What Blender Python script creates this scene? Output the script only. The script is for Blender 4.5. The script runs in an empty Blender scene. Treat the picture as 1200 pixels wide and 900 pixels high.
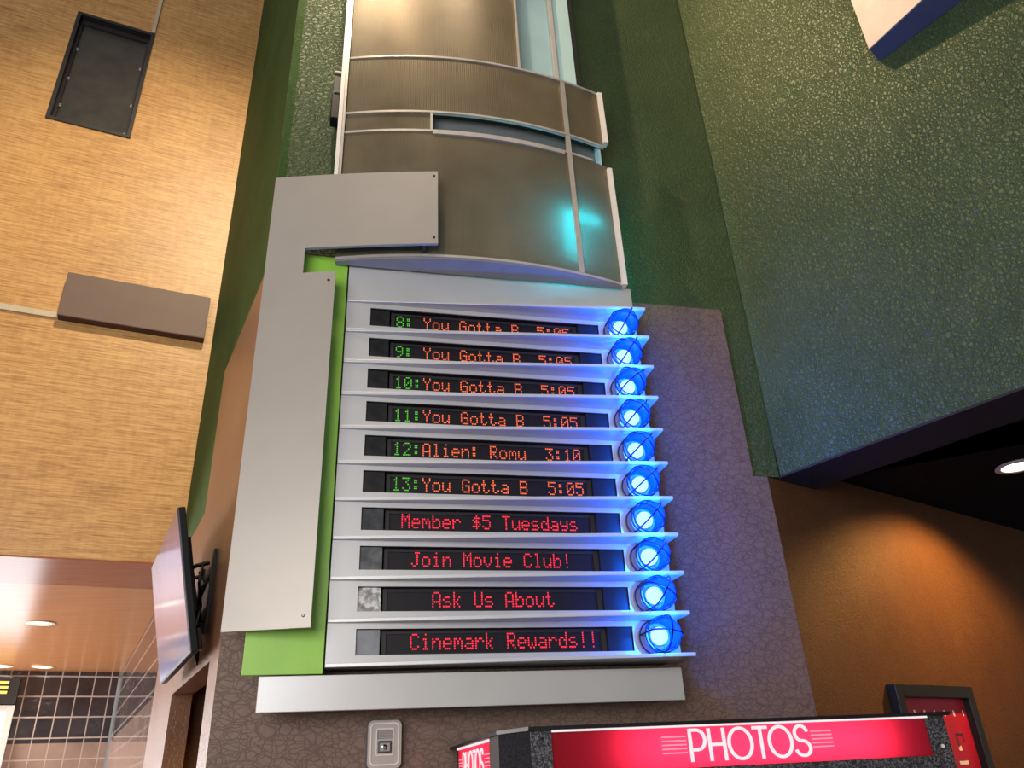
import bpy, math, random
from mathutils import Vector, Matrix
random.seed(7)
S = bpy.context.scene
COL = S.collection
# ------------------------------------------------------------------ camera
cam_d = bpy.data.cameras.new('camera'); cam = bpy.data.objects.new('camera', cam_d); COL.objects.link(cam)
cam.matrix_world = Matrix(((0.97633723, -0.05679326, -0.20866273, 0.0),
                           (-0.21139519, -0.45402845, -0.86554621, 0.0),
                           (-0.04558162, 0.88917529, -0.45529070, 1.7),
                           (0, 0, 0, 1)))
cam_d.sensor_fit = 'HORIZONTAL'; cam_d.sensor_width = 36.0; cam_d.lens = 905.0 / 1200 * 36.0
cam_d.clip_start = 0.02
S.camera = cam
S.view_settings.view_transform = 'Standard'; S.view_settings.look = 'None'
S.view_settings.exposure = 0.0; S.view_settings.gamma = 1.0
try: S.view_settings.use_curve_mapping = False
except Exception: pass
S.cycles.use_denoising = True
S.cycles.max_bounces = 8; S.cycles.transparent_max_bounces = 12
S.cycles.sample_clamp_indirect = 4.0
# ------------------------------------------------------------------ world and lights
W = bpy.data.worlds.new('world'); S.world = W; W.use_nodes = True
bg = W.node_tree.nodes['Background']; bg.inputs[0].default_value = (1.0, 0.93, 0.86, 1); bg.inputs[1].default_value = 0.30

def aim(o, loc, tgt):
    o.location = loc
    o.rotation_euler = (Vector(tgt) - Vector(loc)).to_track_quat('-Z', 'Y').to_euler()
def spot(name, loc, tgt, e, col, ang, blend=0.6, r=0.06):
    l = bpy.data.lights.new(name, 'SPOT'); l.energy = e; l.color = col; l.spot_size = math.radians(ang); l.spot_blend = blend
    l.shadow_soft_size = r
    o = bpy.data.objects.new(name, l); COL.objects.link(o); aim(o, loc, tgt); return o
def area(name, loc, tgt, e, col, sx, sy):
    l = bpy.data.lights.new(name, 'AREA'); l.energy = e; l.color = col; l.shape = 'RECTANGLE'; l.size = sx; l.size_y = sy
    o = bpy.data.objects.new(name, l); COL.objects.link(o); aim(o, loc, tgt); return o
WARM = (1.0, 0.70, 0.42)
spot('ceiling_spot_key', (-1.6, 1.75, 8.5), (2.25, 2.6, 5.7), 1000, WARM, 62, 0.9, 0.05)
spot('ceiling_spot_right', (-1.7, 1.6, 8.6), (2.4, 2.4, 5.6), 1300, WARM, 24, 1.0, 0.1)
spot('ceiling_spot_tower', (-0.5, 1.3, 8.6), (0.2, 2.9, 5.5), 430, (1.0, 0.78, 0.54), 36, 1.0, 0.1)
spot('ceiling_spot_wood', (0.3, 0.3, 9.0), (-1.45, 5.15, 5.2), 1500, (1.0, 0.80, 0.52), 46, 1.0, 0.1)
area('corridor_ceiling_fill', (-6.5, 7.6, 1.4), (-1.8, 7.6, 2.6), 560, (1.0, 0.93, 0.92), 3.0, 2.0)  # unseen area light added to brighten the corridor ceiling from below
area('behind_camera_fill', (-2.8, -2.9, 2.8), (-0.1, 3.2, 3.1), 330, (1.0, 0.97, 0.95), 4.6, 3.2)  # general fill added behind the camera, no window stands there

# ------------------------------------------------------------------ materials
def new_mat(name):
    m = bpy.data.materials.new(name); m.use_nodes = True
    nt = m.node_tree; nt.nodes.clear()
    out = nt.nodes.new('ShaderNodeOutputMaterial'); return m, nt, out
def nd(nt, t, **kw):
    n = nt.nodes.new(t)
    for k, v in kw.items(): setattr(n, k, v)
    return n
def ramp(nt, fac, stops):
    r = nd(nt, 'ShaderNodeValToRGB'); e = r.color_ramp.elements
    while len(e) < len(stops): e.new(0.5)
    for i, (p, c) in enumerate(stops): e[i].position = p; e[i].color = tuple(c) + (1,) if len(c) == 3 else c
    nt.links.new(fac, r.inputs[0]); return r.outputs[0]
def noise(nt, vec, scale, detail=4, rough=0.55, dist=0.0):
    n = nd(nt, 'ShaderNodeTexNoise'); n.inputs['Scale'].default_value = scale; n.inputs['Detail'].default_value = detail
    n.inputs['Roughness'].default_value = rough; n.inputs['Distortion'].default_value = dist
    if vec: nt.links.new(vec, n.inputs['Vector'])
    return n.outputs['Fac'], n.outputs['Color']
def mapping(nt, scale=(1, 1, 1), rot=(0, 0, 0)):
    tc = nd(nt, 'ShaderNodeTexCoord'); mp = nd(nt, 'ShaderNodeMapping')
    mp.inputs['Scale'].default_value = scale; mp.inputs['Rotation'].default_value = rot
    nt.links.new(tc.outputs['Object'], mp.inputs['Vector']); return mp.outputs['Vector']
def math_n(nt, op, a, b=None, c=None):
    n = nd(nt, 'ShaderNodeMath'); n.operation = op
    for i, v in enumerate((a, b, c)):
        if v is None: continue
        if isinstance(v, (int, float)): n.inputs[i].default_value = v
        else: nt.links.new(v, n.inputs[i])
    return n.outputs[0]
def mixc(nt, fac, a, b, mode='MIX'):
    n = nd(nt, 'ShaderNodeMix'); n.data_type = 'RGBA'; n.blend_type = mode
    if isinstance(fac, (int, float)): n.inputs[0].default_value = fac
    else: nt.links.new(fac, n.inputs[0])
    for i, v in ((6, a), (7, b)):
        if isinstance(v, tuple): n.inputs[i].default_value = v + (1,)
        else: nt.links.new(v, n.inputs[i])
    return n.outputs[2]
def bsdf(nt, out, col, rough=0.5, metal=0.0, spec=0.5, bump=None, bump_s=0.3, bump_d=0.01, coat=0):
    p = nd(nt, 'ShaderNodeBsdfPrincipled')
    if isinstance(col, tuple): p.inputs['Base Color'].default_value = col + (1,)
    else: nt.links.new(col, p.inputs['Base Color'])
    if isinstance(rough, (int, float)): p.inputs['Roughness'].default_value = rough
    else: nt.links.new(rough, p.inputs['Roughness'])
    p.inputs['Metallic'].default_value = metal; p.inputs['Specular IOR Level'].default_value = spec
    p.inputs['Coat Weight'].default_value = coat
    if bump is not None:
        b = nd(nt, 'ShaderNodeBump'); b.inputs['Strength'].default_value = bump_s; b.inputs['Distance'].default_value = bump_d
        nt.links.new(bump, b.inputs['Height']); nt.links.new(b.outputs[0], p.inputs['Normal'])
    if out: nt.links.new(p.outputs[0], out.inputs[0])
    return p
def plain(name, col, rough=0.5, metal=0.0, spec=0.5, var=0.06, scale=8.0, coat=0, fine=0):
    m, nt, out = new_mat(name); v = mapping(nt)
    f, _ = noise(nt, v, scale, 5)
    lo = tuple(max(0, c * (1 - var * 2)) for c in col); hi = tuple(min(1, c * (1 + var)) for c in col)
    c = ramp(nt, f, [(0.3, lo), (0.7, hi)])
    b = None
    if fine: b, _ = noise(nt, v, fine, 3)
    bsdf(nt, out, c, rough, metal, spec, b, 0.15, 0.004, coat); return m
def crackle(name, lo, hi, line, scale, line_w, line_amt, rough, spec=0.5, bump_s=0.5, coat=0, fine=110):
    """wallcovering with a net of fine crinkles"""
    m, nt, out = new_mat(name); v = mapping(nt)
    _, nc = noise(nt, v, scale * 0.5, 2)
    lines = None
    for i, (rot, st, w) in enumerate((((0.3, 0.5, 0.9), 0.40, 1.0), ((0.4, 2.0, 0.3), 0.45, 1.0), ((1.0, 1.2, 2.2), 0.55, 1.3))):
        mp = nd(nt, 'ShaderNodeMapping'); mp.inputs['Rotation'].default_value = rot; mp.inputs['Scale'].default_value = (scale * st, scale * 1.1, scale * 0.8)
        vv = nd(nt, 'ShaderNodeMix'); vv.data_type = 'RGBA'; vv.blend_type = 'LINEAR_LIGHT'; vv.inputs[0].default_value = 0.012
        nt.links.new(v, vv.inputs[6]); nt.links.new(nc, vv.inputs[7]); nt.links.new(vv.outputs[2], mp.inputs['Vector'])
        vo = nd(nt, 'ShaderNodeTexVoronoi'); vo.feature = 'DISTANCE_TO_EDGE'; vo.inputs['Scale'].default_value = 1.0
        nt.links.new(mp.outputs[0], vo.inputs['Vector'])
        l = ramp(nt, vo.outputs['Distance'], [(0.0, (1, 1, 1)), (line_w * w, (0, 0, 0))])
        lines = l if lines is None else math_n(nt, 'MAXIMUM', lines, l)
    f, _ = noise(nt, v, 2.2, 6, 0.7); f2, _ = noise(nt, v, fine, 3)
    f3 = math_n(nt, 'MULTIPLY_ADD', f2, 0.45, math_n(nt, 'MULTIPLY', f, 0.55))
    base = ramp(nt, f3, [(0.30, lo), (0.70, hi)])
    col = mixc(nt, math_n(nt, 'MULTIPLY', lines, line_amt), base, line)
    h = math_n(nt, 'SUBTRACT', math_n(nt, 'MULTIPLY', f2, 0.6), lines)
    bsdf(nt, out, col, rough, 0, spec, h, bump_s, 0.004, coat); return m
def emit(name, col, s):
    m, nt, out = new_mat(name); e = nd(nt, 'ShaderNodeEmission'); e.inputs[0].default_value = col + (1,); e.inputs[1].default_value = s
    nt.links.new(e.outputs[0], out.inputs[0]); return m

M = {}
M['green'] = crackle('green_wallcovering', (0.026, 0.052, 0.012), (0.074, 0.108, 0.038), (0.018, 0.036, 0.009), 46, 0.08, 0.35, 0.5, 0.40, 0.75)
M['greenside'] = crackle('green_side_wallcovering', (0.024, 0.056, 0.012), (0.070, 0.128, 0.038), (0.02, 0.042, 0.01), 52, 0.08, 0.30, 0.6, 0.08, 0.5)
M['brown'] = crackle('brown_wallcovering', (0.150, 0.096, 0.073), (0.212, 0.142, 0.112), (0.058, 0.030, 0.024), 33, 0.042, 0.55, 0.5, 0.3, 0.22)
M['sidebrown'] = crackle('brown_side_wallcovering', (0.16, 0.072, 0.035), (0.24, 0.115, 0.06), (0.12, 0.055, 0.03), 48, 0.05, 0.25, 0.34, 0.4, 0.25)
M['umber'] = crackle('umber_wallcovering', (0.068, 0.028, 0.013), (0.120, 0.055, 0.025), (0.045, 0.018, 0.009), 48, 0.05, 0.35, 0.6, 0.15, 0.3)
M['blackceil'] = plain('black_ceiling_paint', (0.0025, 0.0025, 0.003), 0.85, 0, 0.1)
M['soffit'] = plain('dark_soffit_paint', (0.026, 0.020, 0.016), 0.8, 0, 0.2)
M['floor'] = plain('floor_tile', (0.16, 0.12, 0.10), 0.4)
def wood_mat():
    m, nt, out = new_mat('woven_wood_laminate')
    v1 = mapping(nt, (3.0, 3.0, 75.0)); a, _ = noise(nt, v1, 1.0, 5, 0.65, 0.3)
    v2 = mapping(nt, (12.0, 12.0, 170.0)); b, _ = noise(nt, v2, 1.0, 3, 0.6, 0.6)
    v3 = mapping(nt, (1, 1, 1)); c, _ = noise(nt, v3, 1.6, 3, 0.5)
    v4 = mapping(nt, (30.0, 30.0, 6.0)); d, _ = noise(nt, v4, 1.0, 2, 0.5)
    s = math_n(nt, 'MULTIPLY_ADD', a, 0.48, math_n(nt, 'MULTIPLY_ADD', b, 0.30, math_n(nt, 'MULTIPLY_ADD', c, 0.12, math_n(nt, 'MULTIPLY', d, 0.10))))
    col = ramp(nt, s, [(0.36, (0.27, 0.125, 0.036)), (0.46, (0.46, 0.235, 0.075)), (0.53, (0.60, 0.33, 0.115)), (0.64, (0.72, 0.44, 0.18))])
    bsdf(nt, out, col, 0.38, 0, 0.5, b, 0.25, 0.004); return m
M['wood'] = wood_mat()
def lam(name, lo, hi, rough):
    m, nt, out = new_mat(name); v = mapping(nt, (2, 2, 2), (0, 0, -0.27)); v1 = mapping(nt, (2.5, 40, 1), (0, 0, -0.27))
    a, _ = noise(nt, v1, 1.0, 4); c = ramp(nt, a, [(0.35, lo), (0.65, hi)])
    bsdf(nt, out, c, rough, 0, 0.5); return m
M['lam'] = lam('tan_ceiling_laminate', (0.44, 0.19, 0.072), (0.52, 0.24, 0.095), 0.22)
M['lamred'] = lam('red_soffit_laminate', (0.27, 0.082, 0.030), (0.34, 0.11, 0.042), 0.22)
def tile_mat():
    m, nt, out = new_mat('glossy_wall_tile')
    tc = nd(nt, 'ShaderNodeTexCoord'); sp = nd(nt, 'ShaderNodeSeparateXYZ'); nt.links.new(tc.outputs['Object'], sp.inputs[0])
    def grid(o, off, sz):
        f = math_n(nt, 'FRACT', math_n(nt, 'DIVIDE', math_n(nt, 'ADD', o, off), sz))
        return math_n(nt, 'LESS_THAN', math_n(nt, 'ABSOLUTE', math_n(nt, 'SUBTRACT', f, 0.5)), 0.035)
    g = math_n(nt, 'MAXIMUM', grid(sp.outputs['X'], 30.05, 0.167), grid(sp.outputs['Z'], 30.0, 0.212))
    up = math_n(nt, 'GREATER_THAN', sp.outputs['Z'], 2.28)
    f, _ = noise(nt, tc.outputs['Object'], 3.0, 3)
    dark = ramp(nt, f, [(0.3, (0.014, 0.012, 0.016)), (0.7, (0.045, 0.035, 0.04))])
    pale = ramp(nt, f, [(0.3, (0.22, 0.15, 0.12)), (0.7, (0.34, 0.25, 0.21))])
    c = mixc(nt, up, pale, dark); c2 = mixc(nt, g, c, (0.42, 0.36, 0.32))
    wv, _ = noise(nt, tc.outputs['Object'], 7.0, 2)
    bsdf(nt, out, c2, 0.07, 0, 0.8, wv, 0.10, 0.03); return m
M['tile'] = tile_mat()
M['silver'] = plain('satin_silver_paint', (0.57, 0.57, 0.56), 0.36, 0.35, 0.5, 0.03, 3, 0, 0)
M['bracket'] = plain('warm_grey_metal_paint', (0.39, 0.352, 0.315), 0.38, 0.25, 0.5, 0.03, 3)
M['lime'] = plain('lime_green_paint', (0.28, 0.56, 0.055), 0.4, 0, 0.5, 0.06, 5)
M['alu'] = plain('brushed_aluminium', (0.62, 0.58, 0.53), 0.3, 0.5, 0.5, 0.05, 20)
M['alubright'] = plain('white_aluminium_edge', (0.80, 0.75, 0.68), 0.35, 0.1, 0.5, 0.03, 20)
M['underplate'] = plain('grey_metal_plate', (0.30, 0.28, 0.27), 0.4, 0.4)
M['pale'] = plain('pale_aqua_panel', (0.42, 0.60, 0.60), 0.45, 0, 0.4, 0.05, 3)
M['slate'] = plain('slate_panel', (0.15, 0.17, 0.18), 0.45)
M['darkcore'] = plain('dark_inner_core', (0.07, 0.06, 0.05), 0.7)
M['black'] = plain('black_plastic', (0.008, 0.008, 0.009), 0.42, 0, 0.3)
M['blackm'] = plain('black_metal', (0.016, 0.015, 0.016), 0.5)
M['steel'] = plain('steel_screw', (0.45, 0.45, 0.45), 0.3, 0.9)
M['ledface'] = plain('smoked_led_face', (0.013, 0.011, 0.014), 0.4, 0, 0.25, 0.1, 40)
M['ledgrey'] = plain('dark_grey_bezel', (0.03, 0.027, 0.03), 0.4, 0, 0.3)
def plate_mat():
    m, nt, out = new_mat('blotchy_reflection_plate'); v = mapping(nt); f, _ = noise(nt, v, 32.0, 4, 0.6)
    c = ramp(nt, f, [(0.38, (0.20, 0.19, 0.185)), (0.60, (0.62, 0.61, 0.60))]); r = ramp(nt, f, [(0.4, (0.12,) * 3), (0.6, (0.35,) * 3)])
    bsdf(nt, out, c, r, 0.3); return m
M['plate'] = plate_mat()  # filler plate greys differ by row: reflected surroundings put into the colour
M['plate_dark'] = plain('charcoal_reflection_plate', (0.045, 0.047, 0.052), 0.35, 0.2, 0.4, 0.35, 28)
M['plate_mid'] = plain('grey_reflection_plate', (0.11, 0.115, 0.12), 0.35, 0.3, 0.4, 0.3, 24)
M['plate_pale'] = plain('pale_reflection_plate', (0.22, 0.23, 0.25), 0.35, 0.3, 0.4, 0.1, 20)
M['darkplate'] = plain('dark_reflection_plate', (0.012, 0.012, 0.013), 0.4, 0.0, 0.3, 0.4, 25)
M['ledgreen'] = emit('green_led', (0.13, 0.75, 0.06), 0.85)
M['ledorange'] = emit('orange_red_led', (1.0, 0.17, 0.07), 1.35)
M['ledred'] = emit('red_led', (1.0, 0.035, 0.07), 1.6)
def poly_mat():
    m, nt, out = new_mat('ribbed_smoked_polycarbonate')
    tc = nd(nt, 'ShaderNodeTexCoord'); w = nd(nt, 'ShaderNodeTexWave'); w.wave_type = 'BANDS'; w.bands_direction = 'X'
    w.inputs['Scale'].default_value = 28.0; nt.links.new(tc.outputs['Object'], w.inputs['Vector'])
    f, _ = noise(nt, tc.outputs['Object'], 2.5, 5, 0.65)
    c = ramp(nt, f, [(0.3, (0.160, 0.118, 0.066)), (0.7, (0.275, 0.215, 0.132))])
    p = bsdf(nt, None, c, 0.30, 0.2, 0.5, w.outputs['Fac'], 0.5, 0.003)
    t = nd(nt, 'ShaderNodeBsdfTranslucent'); t.inputs[0].default_value = (0.55, 0.60, 0.55, 1)
    tr = nd(nt, 'ShaderNodeBsdfTransparent'); tr.inputs[0].default_value = (0.75, 0.75, 0.7, 1)
    m1 = nd(nt, 'ShaderNodeMixShader'); m1.inputs[0].default_value = 0.36
    nt.links.new(p.outputs[0], m1.inputs[1]); nt.links.new(t.outputs[0], m1.inputs[2])
    m2 = nd(nt, 'ShaderNodeMixShader'); m2.inputs[0].default_value = 0.04
    nt.links.new(m1.outputs[0], m2.inputs[1]); nt.links.new(tr.outputs[0], m2.inputs[2])
    nt.links.new(m2.outputs[0], out.inputs[0]); return m
M['poly'] = poly_mat()
M['cyan'] = emit('cyan_tube', (0.0, 0.72, 1.0), 160.0)
def globe_mat():
    m, nt, out = new_mat('blue_lamp_glass')
    t = nd(nt, 'ShaderNodeBsdfTranslucent'); t.inputs[0].default_value = (0.0002, 0.0012, 1.0, 1)
    tr = nd(nt, 'ShaderNodeBsdfTransparent'); tr.inputs[0].default_value = (0.004, 0.016, 0.8, 1)
    g = nd(nt, 'ShaderNodeBsdfGlossy'); g.inputs[0].default_value = (0.03, 0.10, 0.5, 1); g.inputs[1].default_value = 0.2
    m1 = nd(nt, 'ShaderNodeMixShader'); m1.inputs[0].default_value = 0.86
    nt.links.new(t.outputs[0], m1.inputs[1]); nt.links.new(tr.outputs[0], m1.inputs[2])
    fr = nd(nt, 'ShaderNodeFresnel'); fr.inputs[0].default_value = 1.3
    m2 = nd(nt, 'ShaderNodeMixShader'); nt.links.new(fr.outputs[0], m2.inputs[0])
    nt.links.new(m1.outputs[0], m2.inputs[1]); nt.links.new(g.outputs[0], m2.inputs[2])
    nt.links.new(m2.outputs[0], out.inputs[0]); return m
M['globe'] = globe_mat()
M['bulb'] = emit('lamp_bulb', (1.0, 0.50, 0.35), 190.0)
M['cage'] = plain('dark_cage_wire', (0.006, 0.007, 0.012), 0.5, 0, 0.2)
M['lampbase'] = plain('grey_cast_lamp_base', (0.25, 0.26, 0.28), 0.4, 0.4)
def speck(name):
    m, nt, out = new_mat(name); v = mapping(nt); f, _ = noise(nt, v, 260.0, 2)
    c = ramp(nt, f, [(0.45, (0.010, 0.010, 0.013)), (0.68, (0.16, 0.16, 0.18))]); bsdf(nt, out, c, 0.45, 0, 0.5, f, 0.4, 0.002); return m
M['speck'] = speck('speckled_black_powder_coat')
def lightbox(name, col, tcol):
    m, nt, out = new_mat(name)
    t = nd(nt, 'ShaderNodeBsdfTranslucent'); t.inputs[0].default_value = tcol + (1,)
    p = bsdf(nt, None, col, 0.3); mx = nd(nt, 'ShaderNodeMixShader'); mx.inputs[0].default_value = 0.7
    nt.links.new(p.outputs[0], mx.inputs[1]); nt.links.new(t.outputs[0], mx.inputs[2]); nt.links.new(mx.outputs[0], out.inputs[0]); return m
M['redacr'] = lightbox('red_backlit_acrylic', (0.42, 0.012, 0.03), (0.96, 0.15, 0.265))
M['whiteacr'] = emit('white_backlit_lettering', (1.0, 0.90, 0.93), 0.95)
M['stripe'] = emit('pink_backlit_stripe', (1.0, 0.55, 0.65), 0.8)
M['speckdark'] = plain('dark_speckled_coat', (0.014, 0.014, 0.020), 0.8, 0, 0.08, 0.5, 200)
M['tvscreen'] = None
def tv_mat():  # lavender reflection on the glossy screen, painted as a faint glowing gradient
    m, nt, out = new_mat('lavender_screen_reflection'); tc = nd(nt, 'ShaderNodeTexCoord'); sp = nd(nt, 'ShaderNodeSeparateXYZ')
    nt.links.new(tc.outputs['Object'], sp.inputs[0])
    f = math_n(nt, 'MULTIPLY_ADD', sp.outputs['Z'], 1.75, 0.5)
    n, _ = noise(nt, mapping(nt, (3, 1, 1)), 2.0, 3); f = math_n(nt, 'ADD', f, math_n(nt, 'MULTIPLY', math_n(nt, 'SUBTRACT', n, 0.5), 0.35))
    c = ramp(nt, f, [(0.0, (0.30, 0.32, 0.62)), (0.2, (0.46, 0.33, 0.43)), (0.55, (0.40, 0.25, 0.36)), (0.8, (0.30, 0.17, 0.32)), (1.0, (0.20, 0.10, 0.12))])
    p = bsdf(nt, out, (0.02, 0.02, 0.02), 0.12, 0, 0.5); nt.links.new(c, p.inputs['Emission Color']); p.inputs['Emission Strength'].default_value = 0.62; return m
M['tvscreen'] = tv_mat()
M['channel'] = plain('taupe_metal_paint', (0.150, 0.095, 0.075), 0.5, 0, 0.4, 0.03)
M['tape'] = plain('pale_cable_duct', (0.55, 0.46, 0.33), 0.55)
M['smoke'] = plain('smoked_window_pane', (0.055, 0.050, 0.042), 0.25, 0, 0.5, 0.15, 6)
M['lens'] = emit('downlight_lens', (1.0, 0.93, 0.78), 5.0)
M['ring'] = plain('white_downlight_trim', (0.75, 0.66, 0.5), 0.4)
M['glassday'] = emit('daylight_in_glass_door', (1.0, 0.97, 1.0), 3.2)
M['yellow'] = emit('yellow_sign_letter', (1.0, 0.62, 0.14), 1.6)
M['cream'] = plain('cream_panel', (0.44, 0.365, 0.295), 0.5)
M['navy'] = plain('navy_edge_paint', (0.085, 0.095, 0.140), 0.5)
M['poster'] = plain('red_poster_paper', (0.42, 0.010, 0.035), 0.4, 0, 0.3, 0.2, 3)
M['posterdark'] = plain('dark_red_print', (0.06, 0.004, 0.010), 0.3)
M['whitedot'] = plain('white_print', (0.9, 0.75, 0.7), 0.4)
M['strobe'] = plain('grey_alarm_housing', (0.42, 0.38, 0.35), 0.45)
M['strobelight'] = plain('white_alarm_rim', (0.72, 0.66, 0.62), 0.4)
M['strobedark'] = plain('dark_alarm_gasket', (0.07, 0.06, 0.06), 0.5)
M['chrome'] = plain('chrome_reflector', (0.8, 0.8, 0.8), 0.1, 1.0)

# ------------------------------------------------------------------ mesh helpers
ORG = {}
class MB:
    def __init__(s): s.v = []; s.f = []
    def quad(s, *p):
        b = len(s.v); s.v += [tuple(q) for q in p]; s.f.append(tuple(range(b, b + len(p))))
    def hexa(s, p):                      # 8 points: bottom loop 0-3, top loop 4-7
        b = len(s.v); s.v += [tuple(q) for q in p]
        for f in ((0, 3, 2, 1), (4, 5, 6, 7), (0, 1, 5, 4), (1, 2, 6, 5), (2, 3, 7, 6), (3, 0, 4, 7)): s.f.append(tuple(b + i for i in f))
    def box(s, x0, x1, y0, y1, z0, z1):
        s.hexa([(x0, y0, z0), (x1, y0, z0), (x1, y1, z0), (x0, y1, z0), (x0, y0, z1), (x1, y0, z1), (x1, y1, z1), (x0, y1, z1)])
    def prism(s, poly, z0, z1):          # plan polygon extruded in z
        n = len(poly); b = len(s.v)
        s.v += [(x, y, z0) for x, y in poly] + [(x, y, z1) for x, y in poly]
        s.f.append(tuple(b + i for i in reversed(range(n)))); s.f.append(tuple(b + n + i for i in range(n)))
        for i in range(n): j = (i + 1) % n; s.f.append((b + i, b + j, b + n + j, b + n + i))
    def tube(s, pts, r, seg=6, closed=False):
        pts = [Vector(p) for p in pts]; n = len(pts); b = len(s.v); prev = None
        for i, p in enumerate(pts):
            if closed: t = pts[(i + 1) % n] - pts[i - 1]
            else: t = pts[min(i + 1, n - 1)] - pts[max(i - 1, 0)]
            t.normalize()
            if prev is None:
                a = Vector((0, 0, 1)) if abs(t.z) < 0.9 else Vector((1, 0, 0)); u = t.cross(a).normalized()
            else:
                u = (prev - t * prev.dot(t)).normalized()
            prev = u; w = t.cross(u)
            for k in range(seg):
                an = 2 * math.pi * k / seg; s.v.append(tuple(p + (u * math.cos(an) + w * math.sin(an)) * r))
        m = n if closed else n - 1
        for i in range(m):
            j = (i + 1) % n
            for k in range(seg):
                l = (k + 1) % seg; s.f.append((b + i * seg + k, b + i * seg + l, b + j * seg + l, b + j * seg + k))
        if not closed:
            s.f.append(tuple(b + k for k in reversed(range(seg)))); s.f.append(tuple(b + (n - 1) * seg + k for k in range(seg)))
    def lathe(s, prof, seg=28, axis='y', c=(0, 0, 0), cap=True):   # prof: (radius, height along axis)
        b = len(s.v); n = len(prof)
        for r, h in prof:
            for k in range(seg):
                a = 2 * math.pi * k / seg; p, q = r * math.cos(a), r * math.sin(a)
                s.v.append({'y': (c[0] + p, c[1] + h, c[2] + q), 'z': (c[0] + p, c[1] + q, c[2] + h)}[axis])
        for i in range(n - 1):
            for k in range(seg):
                l = (k + 1) % seg; s.f.append((b + i * seg + k, b + i * seg + l, b + (i + 1) * seg + l, b + (i + 1) * seg + k))
        if cap:
            s.f.append(tuple(b + k for k in reversed(range(seg)))); s.f.append(tuple(b + (n - 1) * seg + k for k in range(seg)))
    def plate(s, xs, zs, keep, front, thick):   # curved plate from a grid of cells; front(x) gives y
        nx, nz = len(xs), len(zs); b = len(s.v)
        for d in (0, thick):
            for z in zs:
                for x in xs: s.v.append((x, front(x) + d, z))
        I = lambda i, j, d: b + d * nx * nz + j * nx + i
        K = lambda i, j: 0 <= i < nx - 1 and 0 <= j < nz - 1 and keep((xs[i] + xs[i + 1]) / 2, (zs[j] + zs[j + 1]) / 2)
        for i in range(nx - 1):
            for j in range(nz - 1):
                if not K(i, j): continue
                s.f.append((I(i, j, 0), I(i + 1, j, 0), I(i + 1, j + 1, 0), I(i, j + 1, 0)))
                s.f.append((I(i, j, 1), I(i, j + 1, 1), I(i + 1, j + 1, 1), I(i + 1, j, 1)))
                for di, dj, a, c in ((-1, 0, (i, j), (i, j + 1)), (1, 0, (i + 1, j), (i + 1, j + 1)), (0, -1, (i, j), (i + 1, j)), (0, 1, (i, j + 1), (i + 1, j + 1))):
                    if not K(i + di, j + dj): s.f.append((I(*a, 0), I(*a, 1), I(*c, 1), I(*c, 0)))
    def ribbon(s, pts, w, put, d=0.004):       # flat stroke in 2D, thickness d; put(u,v,depth)->xyz
        n = len(pts); L = []; R = []
        for i in range(n):
            a = Vector(pts[max(i - 1, 0)]); c = Vector(pts[min(i + 1, n - 1)]); t = (c - a).normalized(); nn = Vector((-t.y, t.x)) * w / 2
            p = Vector(pts[i]); L.append(p + nn); R.append(p - nn)
        b = len(s.v)
        for i in range(n):
            s.v += [put(L[i].x, L[i].y, 0), put(R[i].x, R[i].y, 0), put(L[i].x, L[i].y, d), put(R[i].x, R[i].y, d)]
        for i in range(n - 1):
            p = b + 4 * i; q = p + 4
            s.f += [(p, p + 1, q + 1, q), (p + 2, q + 2, q + 3, p + 3), (p, q, q + 2, p + 2), (p + 1, p + 3, q + 3, q + 1)]
        s.f += [(b, b + 2, b + 3, b + 1), (b + 4 * n - 4, b + 4 * n - 3, b + 4 * n - 1, b + 4 * n - 2)]
    def build(s, name, mat, parent=None, smooth=False, local=False, bevel=0.0):
        me = bpy.data.meshes.new(name); o = bpy.data.objects.new(name, me); COL.objects.link(o)
        off = (0, 0, 0)
        if parent is not None:
            o.parent = parent
            if not local: off = ORG[parent.name]
        me.from_pydata([(x - off[0], y - off[1], z - off[2]) for x, y, z in s.v], [], s.f); me.update()
        me.materials.append(mat); ORG[o.name] = off
        if smooth:
            for p in me.polygons: p.use_smooth = True
            try: me.set_sharp_from_angle(angle=math.radians(40))
            except Exception: pass
        if bevel:
            m = o.modifiers.new('bevel', 'BEVEL'); m.width = bevel; m.segments = 2; m.limit_method = 'ANGLE'
        return o
def tag(o, label, cat, group=None):
    o['label'] = label; o['category'] = cat
    if group: o['group'] = group
    return o
def thing(name, label, cat, loc=(0, 0, 0), group=None):
    o = bpy.data.objects.new(name, None); COL.objects.link(o); o.location = loc; o.empty_display_size = 0.05
    ORG[o.name] = tuple(loc); return tag(o, label, cat, group)
def struct(o): o['kind'] = 'structure'; return o
def lin(a, b, n): return [a + (b - a) * i / n for i in range(n + 1)]
def copy_tree(o, parent=None):
    c = o.copy(); COL.objects.link(c); ORG[c.name] = ORG.get(o.name, (0, 0, 0))
    if parent is not None: c.parent = parent
    for ch in list(o.children): copy_tree(ch, c)
    return c

# ------------------------------------------------------------------ the setting
WY = 3.15                                    # front plane of the main wall
SP = Vector((-0.404, WY, 0)); SD = Vector((-0.269, 0.963, 0)).normalized(); SN = Vector((-SD.y, SD.x, 0))   # left return wall, SN faces out
def side(s, z, off=0.0): p = SP + SD * s + SN * off; return (p.x, p.y, z)
WC = Vector((-1.0, 5.28, 0)); WA = math.radians(12)
WS = (WC - SP).dot(SD)                       # where the wood wall meets the return wall
ZC = 3.03                                    # corridor ceiling on the left

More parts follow.
